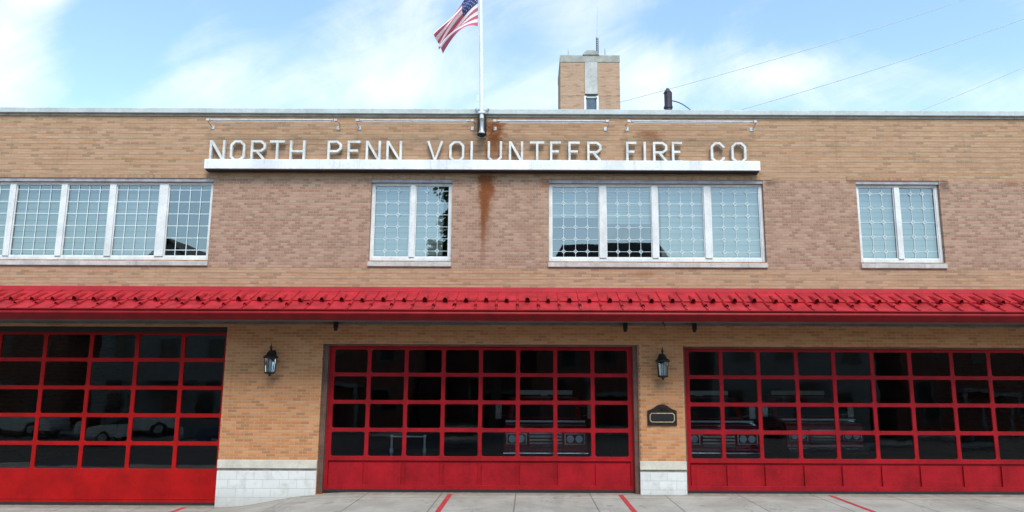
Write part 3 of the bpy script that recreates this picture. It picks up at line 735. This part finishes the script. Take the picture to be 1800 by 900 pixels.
# small fittings under the canopy
for x, lab, big in ((-4.60, 'small dark box fitting under the canopy at left end of middle door', 1), (2.30, 'small dark box fitting under canopy at right end of middle door', 1),
               (3.95, 'small dark box fitting under canopy at left end of right door', 1), (3.18, 'tiny dark hook under the canopy above the narrow pier lantern', 0)):
    if big:
        t = thing('soffit_fitting', lab, 'sensor', (x, -.22, 3.75), 'dark fittings under the canopy')
        g = MB(); g.box(x-.05, x+.05, -.20, -.102, 3.80, 3.954); g.build('body', M['black'], t, .012)
        g = MB(); g.lathe(x, -.15, [(.035,3.74),(.045,3.77),(.04,3.80)], 10); g.build('lens', M['rubber'], t)
    else:
        t = thing('soffit_hook', lab, 'hook', (x, -.3, 3.85))
        g = MB(); g.tube([(x-.03,-.40,3.954),(x,-.40,3.90),(x+.03,-.40,3.87),(x+.01,-.40,3.84),(x-.01,-.40,3.86)], .012, 6); g.lathe(x-.03, -.40, [(.03,3.94),(.03,3.954)], 8); g.build('hook', M['black'], t)

# ------------------------------------------------------------------ power lines
def wire(name_lab, pts, r):
    n = 24; g = MB(); (xa, za), (xb, zb), sag = pts
    line = []
    for k in range(n+1):
        s_ = k/n; line.append((xa+(xb-xa)*s_, 20 + (s_-.5)*6, za+(zb-za)*s_ - sag*4*s_*(1-s_)))
    g.tube(line, r, 5); o = g.build('power_line', M['wire'], loc=line[0])
    tag(o, name_lab, 'cable', 'overhead cables at upper right')
wire('overhead cable crossing highest in the sky at upper right', [(2.0,15.5),(31,26.9),.35], .015)
wire('thick overhead cable, middle of the three at upper right', [(8.0,15.1),(33,25.3),.3], .017)
wire('overhead cable lowest at upper right, meeting the parapet farthest right', [(16,14.55),(33,22.8),.2], .015)

# ------------------------------------------------------------------ vehicles in the bays
def rescue_truck(cx, y, lab):
    t = thing('rescue_truck', lab, 'truck', (cx, y, 0), 'trucks parked inside the bays')
    hw = 1.08
    g = MB()
    g.prism_x([(y,.62),(y-.03,.9),(y,1.36),(y+.10,1.44),(y+1.25,1.54),(y+1.35,1.55),(y+5.4,1.55),(y+5.4,.62)], cx-hw, cx+hw); g.build('body', M['tred'], t, .06)
    g = MB(); g.prism_x([(y+1.22,1.552),(y+1.75,2.12),(y+1.95,2.17),(y+3.0,2.17),(y+3.3,1.552)], cx-hw+.08, cx+hw-.08); cab = g.build('cab', M['tred'], t, .05)
    g = MB(); g.face([(cx-hw+.2,y+1.24,1.60),(cx+hw-.2,y+1.24,1.60),(cx+hw-.28,y+1.68,2.08),(cx-hw+.28,y+1.68,2.08)]); g.build('windshield', M['tglass'], cab)
    g = MB(); g.box(cx-.82, cx+.82, y+1.95, y+2.2, 2.20, 2.33); g.box(cx-.1, cx+.1, y+1.97, y+2.18, 2.172, 2.2); g.build('light_bar', M['twhite'], t, .03)
    g = MB(); g.box(cx-1.06, cx+1.06, y+.4, y+.6, 1.50, 1.545); g.build('hood_trim', M['twhite'], t)
    g = MB()
    for k in range(5): g.box(cx-.42, cx+.42, y-.06, y-.032, .88+k*.085, .93+k*.085)
    g.build('grille', M['chrome'], t)
    for s_ in (-1, 1):
        g = MB()
        for q in (.64, .87): g.prism_y([(cx+s_*q+.095*math.cos(2*math.pi*k/14), 1.1+.095*math.sin(2*math.pi*k/14)) for k in range(14)], y-.055, y-.03)
        hl = g.build('headlight', M['twhite'], t, .01)
        g = MB(); stroke(g, [(cx+s_*.755-.25,.97),(cx+s_*.755+.25,.97),(cx+s_*.755+.25,1.23),(cx+s_*.755-.25,1.23)], .035, y-.06, y-.03, True); g.build('bezel', M['chrome'], hl)
        g = MB(); g.box(cx+s_*1.28-.09, cx+s_*1.28+.09, y+1.2, y+1.3, 1.55, 1.95); g.tube([(cx+s_*1.05,y+1.35,1.62),(cx+s_*1.25,y+1.27,1.66)], .02, 6); g.tube([(cx+s_*1.02,y+1.5,1.9),(cx+s_*1.25,y+1.27,1.88)], .02, 6); g.build('mirror', M['chrome'], t, .03)
        for yy in (y+.95, y+4.2):
            g = MB(); ring = [(.0,.0)]
            g.prism_x([(yy+.42*math.cos(2*math.pi*k/20), .43+.42*math.sin(2*math.pi*k/20)) for k in range(20)], cx+s_*.98-.13, cx+s_*.98+.13); g.build('wheel', M['tyre'], t, .03)
    g = MB(); g.box(cx-1.12, cx+1.12, y-.28, y-.06, .62, .78); g.build('bumper', M['chrome'], t, .03)
    g = MB(); g.box(cx-.42, cx+.42, y-.03, y+.3, .30, .575); g.build('skid_plate', M['black'], t)
    return t
rescue_truck(.45, 2.0, 'red rescue truck with white light bar behind the middle bay door')
rescue_truck(5.0, 2.2, 'red rescue truck parked at the left behind the right bay door')
rescue_truck(8.35, 3.6, 'red rescue truck set deeper behind the right bay door')
t = thing('chrome_rail', 'upright chrome rail with two knobbed posts behind the middle bay door', 'rail', (-2.95, .9, 0))
g = MB(); g.tube([(-3.36,.9,1.22),(-2.55,.9,1.22)], .018, 8); g.build('crossbar', M['twhite'], t)  # rail coloured plain white to stand in for glints on chrome
for x in (-3.36, -2.55):
    g = MB(); g.lathe(x, .9, [(.09,0),(.09,.03),(.03,.05),(.03,.82),(.05,.84),(.05,.93),(.028,.95),(.028,1.20),(.045,1.22),(.03,1.26)], 10); g.build('post', M['twhite'], t)

# ------------------------------------------------------------------ across the street (what the glass mirrors)
def house(cx, w_, h, ridge, mat, lab, gable=True, y=-26., chim=True):
    t = thing('house', lab, 'house', (cx, y, -.3), 'houses across the street')
    a, b = cx-w_/2, cx+w_/2; d = 9
    g = MB(); g.box(a, b, y-d, y, -.3, h)
    if gable: g.prism_y([(a,h),(b,h),(cx,ridge-.15)], y-d, y)
    g.build('wall', mat, t)
    g = MB()
    if gable:
        g.prism_y([(a-.4,h-.1),(a-.4,h+.1),(cx,ridge+.1),(cx,ridge-.12)], y-d-.3, y+.4); g.prism_y([(cx,ridge-.12),(cx,ridge+.1),(b+.4,h+.1),(b+.4,h-.1)], y-d-.3, y+.4)
    else:
        v = [(a-.4,y+.4,h),(b+.4,y+.4,h),(b+.4,y-d-.4,h),(a-.4,y-d-.4,h),(a+1.5,y-2.0,ridge),(b-1.5,y-2.0,ridge),(b-1.5,y-d+2.0,ridge),(a+1.5,y-d+2.0,ridge)]
        g.idx(v, [(0,1,5,4),(1,2,6,5),(2,3,7,6),(3,0,4,7),(4,5,6,7),(3,2,1,0)])
    rf = g.build('roof', M['hroof'], t)
    if chim: g = MB(); g.box(cx+w_*.22, cx+w_*.22+.8, y-5, y-4.2, h, ridge+.7); g.build('chimney', M['hbrick'], rf)
    for fl in range(2):
        for k in range(3):
            if fl == 0 and k == 1: continue
            x = a + w_*(k+.5)/3; z = .9+fl*3.0
            g = MB(); stroke(g, [(x-.5,z),(x+.5,z),(x+.5,z+1.5),(x-.5,z+1.5)], .09, y+.002, y+.05, True); wn = g.build('window', M['trim'], t)
            g = MB(); g.box(x-.455, x+.455, y+.004, y+.02, z+.045, z+1.455); g.build('pane', M['tglass'], wn)
    g = MB(); g.box(cx-.5, cx+.5, y+.003, y+.06, -.25, 1.95); g.build('door', M['carC'], t)
    g = MB(); g.box(cx-1.4, cx+1.4, y+.01, y+1.6, 2.3, 2.5); g.box(cx-1.35, cx-1.2, y+1.35, y+1.5, -.3, 2.3); g.box(cx+1.2, cx+1.35, y+1.35, y+1.5, -.3, 2.3); g.build('porch', M['hsiding'], t)
house(-42, 9, 6.2, 9.0, M['hsiding'], 'grey sided gabled house across the street, farthest left one', True)
house(-31.5, 9, 6.4, 8.9, M['hbrick'], 'dark brick gabled house across the street, second from left', True)
house(-21.3, 8.2, 6.6, 10.85, M['hsiding'], 'tall grey gabled house across the street with a steep roof', True)
house(-11.3, 9, 6.2, 8.6, M['hbrick'], 'low brick hipped house across the street beside the tree', False)
house(4.9, 8.8, 7.4, 11.25, M['hbrick'], 'tall dark brick hipped house across the street right of the tree', False, chim=False)
house(-2.7, 8.0, 5.2, 7.4, M['hbrick'], 'small dark brick house added behind the tall tree to close a sky gap', True, y=-31., chim=False)  # unseen house added to block the bright sky mirrored in the middle door
house(15.5, 9.4, 6.2, 8.6, M['hsiding'], 'grey sided hipped house across the street, second from right', False)
house(26.5, 9.4, 6.3, 8.8, M['hbrick'], 'brick gabled house across the street, farthest right one', True)

def car(cx, y, mat, lab):
    t = thing('parked_car', lab, 'car', (cx, y, -.4), 'cars parked along the far kerb'); z = -.4
    g = MB()
    prof = [(-2.2,.35),(-2.25,.65),(-2.1,.88),(-1.1,.98),(1.7,1.0),(2.15,.92),(2.25,.6),(2.2,.35)]
    g.prism_y([(cx+p, z+q) for p, q in prof], y-.85, y+.85); g.build('body', mat, t, .06)
    g = MB(); n = [(-1.15,.985),(-.45,1.42),(.85,1.45),(1.65,1.0)]
    v = [(cx+p, y-.80+(q > 1.2)*.16, z+q) for p, q in n] + [(cx+p, y+.80-(q > 1.2)*.16, z+q) for p, q in n]
    g.idx(v, [(0,1,2,3),(7,6,5,4),(0,4,5,1),(1,5,6,2),(2,6,7,3),(3,7,4,0)]); cb = g.build('cabin', M['tglass'], t, .04)
    g = MB(); v = [(cx+p, yy, z+1.455) for p, yy in ((-.42,y-.62),(.85,y-.62),(.85,y+.62),(-.42,y+.62))]; g.prism_z([(q[0], q[1]) for q in v], z+1.425, z+1.47); g.build('roof', mat, cb, .015)
    for p in (-1.35, 1.4):
        for yy in (y-.78, y+.78):
            g = MB(); g.prism_y([(cx+p+.33*math.cos(2*math.pi*k/18), z+.33+.33*math.sin(2*math.pi*k/18)) for k in range(18)], yy-.11, yy+.11); wh = g.build('wheel', M['tyre'], t)
            g = MB(); g.prism_y([(cx+p+.2*math.cos(2*math.pi*k/12), z+.33+.2*math.sin(2*math.pi*k/12)) for k in range(12)], yy-.115, yy+.115); g.build('rim', M['steel'], wh)
    for s_ in (-1, 1):
        g = MB(); g.box(cx-2.245, cx-2.15, y+s_*.6-.15, y+s_*.6+.15, z+.66, z+.8); g.build('headlight', M['twhite'], t)
car(-25.5, -20.0, M['carA'], 'silver parked car at the far kerb, leftmost of the row')
car(-19.8, -20.0, M['carA'], 'silver parked car at the far kerb in front of the steep gabled house')
car(-14.0, -20.0, M['carB'], 'dark blue parked car along the far kerb')
car(10.5, -20.0, M['carC'], 'dark red parked car along the far kerb')

def leaf_mat():
    m, t, b = newmat('leaf_green'); co = objco(t)
    c = t.mix(t.smooth(t.noise(co, 1.2, 4), .3, .7), (.028,.05,.018), (.07,.11,.035)); t.l(c, b.inputs['Base Color']); b.inputs['Roughness'].default_value = .7
    return m
t = thing('shade_tree', 'tall leafy tree standing between houses across the street', 'tree', (-2.3, -25.2, -.3))
g = MB(); g.tube([(-2.3,-25.2,-.3),(-2.25,-25.2,3),(-2.4,-25.2,7),(-2.2,-25.2,12)], [.32,.26,.19,.05], 10)
for k in range(9):
    a = k*2.4; z0 = 4.5+k*.75; L = 2.4-.12*k
    g.tube([(-2.3,-25.2,z0),(-2.3+L*.5*math.cos(a),-25.2+L*.5*math.sin(a),z0+.9),(-2.3+L*math.cos(a),-25.2+L*math.sin(a),z0+1.5)], [.1,.07,.03], 6)
g.build('trunk', M['bark'], t)
g = MB(); cl = []
for k in range(110):
    z = random.uniform(5.2, 16.8); rr = 2.75*math.sqrt(max(0, 1-((z-11)/6.6)**2)); a = random.uniform(0, 6.283); q = rr*random.uniform(.6, 1.02)
    cl.append((-2.35+q*math.cos(a), -25.2+q*math.sin(a), z, random.uniform(.5, .95)))
for cx, cy, cz, cr in cl:
    for k in range(95):
        d = Vector((random.gauss(0,1), random.gauss(0,1), random.gauss(0,1))).normalized()*cr*random.uniform(.4, 1.05); p = Vector((cx,cy,cz))+d
        a_ = Vector((random.uniform(-1,1), random.uniform(-1,1), random.uniform(-1,1))).normalized(); b_ = a_.orthogonal().normalized(); s_ = random.uniform(.12, .24)
        g.face([tuple(p+a_*s_), tuple(p+b_*s_*.6), tuple(p-a_*s_), tuple(p-b_*s_*.6)])
g.build('crown', leaf_mat(), t)

# ------------------------------------------------------------------ camera
D, HC, F = 18.0, 2.53, 1314.0
cam = bpy.data.cameras.new('camera'); co = bpy.data.objects.new('camera', cam); C.objects.link(co)
cam.sensor_width = 36; cam.lens = 36*F/1800; cam.shift_x = -30/1800; cam.clip_end = 5000; cam.clip_start = .1
co.matrix_world = Matrix.Translation((0, -D, HC)) @ Matrix.Rotation(math.pi/2 + math.atan(.17), 4, 'X') @ Matrix.Rotation(R(.22), 4, 'Z')
SC.camera = co

# ------------------------------------------------------------------ light
SUN_EL, SUN_AZ = 53, 14          # soft sun over the photographer's right shoulder
sun = bpy.data.lights.new('sun', 'SUN'); so = bpy.data.objects.new('sun', sun); C.objects.link(so)
sun.energy = 1.5; sun.angle = R(24); sun.color = (1, .95, .88)
sd = Vector((math.sin(R(SUN_AZ))*math.cos(R(SUN_EL)), -math.cos(R(SUN_AZ))*math.cos(R(SUN_EL)), math.sin(R(SUN_EL))))
so.rotation_euler = sd.to_track_quat('Z', 'Y').to_euler(); so.location = sd*50

wd = bpy.data.worlds.new('World'); SC.world = wd; wd.use_nodes = True
nt = wd.node_tree; nt.nodes.clear(); t = NT(nt)
out = t.n('ShaderNodeOutputWorld'); bg = t.n('ShaderNodeBackground'); t.l(bg.outputs[0], out.inputs[0])
sky = t.n('ShaderNodeTexSky'); sky.sky_type = 'NISHITA'; sky.sun_disc = False; sky.sun_elevation = R(SUN_EL); sky.sun_rotation = R(180-SUN_AZ)
sky.altitude = 100; sky.air_density = 1.0; sky.dust_density = .6; sky.ozone_density = .3
dirn = t.n('ShaderNodeTexCoord').outputs['Generated']
sp = t.n('ShaderNodeSeparateXYZ'); t.l(dirn, sp.inputs[0])
dy = t.math('MAXIMUM', sp.outputs[1], .15)
tx = t.math('DIVIDE', sp.outputs[0], dy); tz = t.math('DIVIDE', sp.outputs[2], dy)
front = t.smooth(sp.outputs[1], .15, .4)
# drifting high cloud: broad soft noise, and fine streaks that rise to the right
n_big = t.noise(dirn, 3.2, 9, .64, .8)
cv = t.n('ShaderNodeCombineXYZ'); ang = R(28)
t.l(t.math('ADD', t.math('MULTIPLY', tx, math.cos(ang)*1.6), t.math('MULTIPLY', tz, math.sin(ang)*1.6)), cv.inputs[0])
t.l(t.math('ADD', t.math('MULTIPLY', tx, -math.sin(ang)*7), t.math('MULTIPLY', tz, math.cos(ang)*7)), cv.inputs[1])
n_str = t.noise(cv.outputs[0], 1.5, 7, .6, .6)
cl = t.math('ADD', t.math('MULTIPLY', t.math('SUBTRACT', n_big, .5), 1.5), t.math('MULTIPLY', t.math('SUBTRACT', n_str, .5), 1.15))
def lobe(u, v, ru, rv, amp):
    x0, z0 = (u-930)*.00081, .544-v*.00087
    a = t.math('MULTIPLY', t.math('SUBTRACT', tx, x0), 1/(ru*.00081)); b = t.math('MULTIPLY', t.math('SUBTRACT', tz, z0), 1/(rv*.00087))
    d2 = t.math('ADD', t.math('MULTIPLY', a, a), t.math('MULTIPLY', b, b))
    return t.math('MULTIPLY', t.math('EXPONENT', t.math('MULTIPLY', d2, -1)), amp)
tot = None
for L in ((20,90,100,170,.5), (220,70,95,130,-.75), (480,10,100,45,-.7), (500,150,250,60,.55), (690,60,120,80,.3), (890,90,80,110,-.3), (1060,60,160,60,.12), (1200,50,170,70,-.35),
          (1370,120,170,45,.5), (1600,20,260,90,-.45), (1700,150,200,40,.25), (920,170,90,50,.3), (1150,150,90,60,.4), (70,-15,60,30,.5)):
    q = lobe(*L); tot = q if tot is None else t.math('ADD', tot, q)
cl = t.math('ADD', cl, t.math('ADD', t.math('MULTIPLY', tot, front), t.math('MULTIPLY', t.math('SUBTRACT', front, 1), .35)))
fac = t.smooth(cl, -.30, .84)
up = t.smooth(sp.outputs[2], -.02, .06)
fac = t.math('MULTIPLY', fac, up)
skyc = t.mix(1.0, sky.outputs[0], (.125,.135,.125), 'MULTIPLY')
skyc = t.mix(.08, skyc, (.36,.50,.64))
col = t.mix(fac, skyc, (.485,.515,.525))
t.l(col, bg.inputs[0]); bg.inputs[1].default_value = 1.0

vs = SC.view_settings; vs.view_transform = 'Standard'; vs.look = 'None'; vs.exposure = 1.24; vs.gamma = 1; vs.use_curve_mapping = False
SC.render.engine = 'CYCLES'
SC.cycles.max_bounces = 8; SC.cycles.transparent_max_bounces = 12
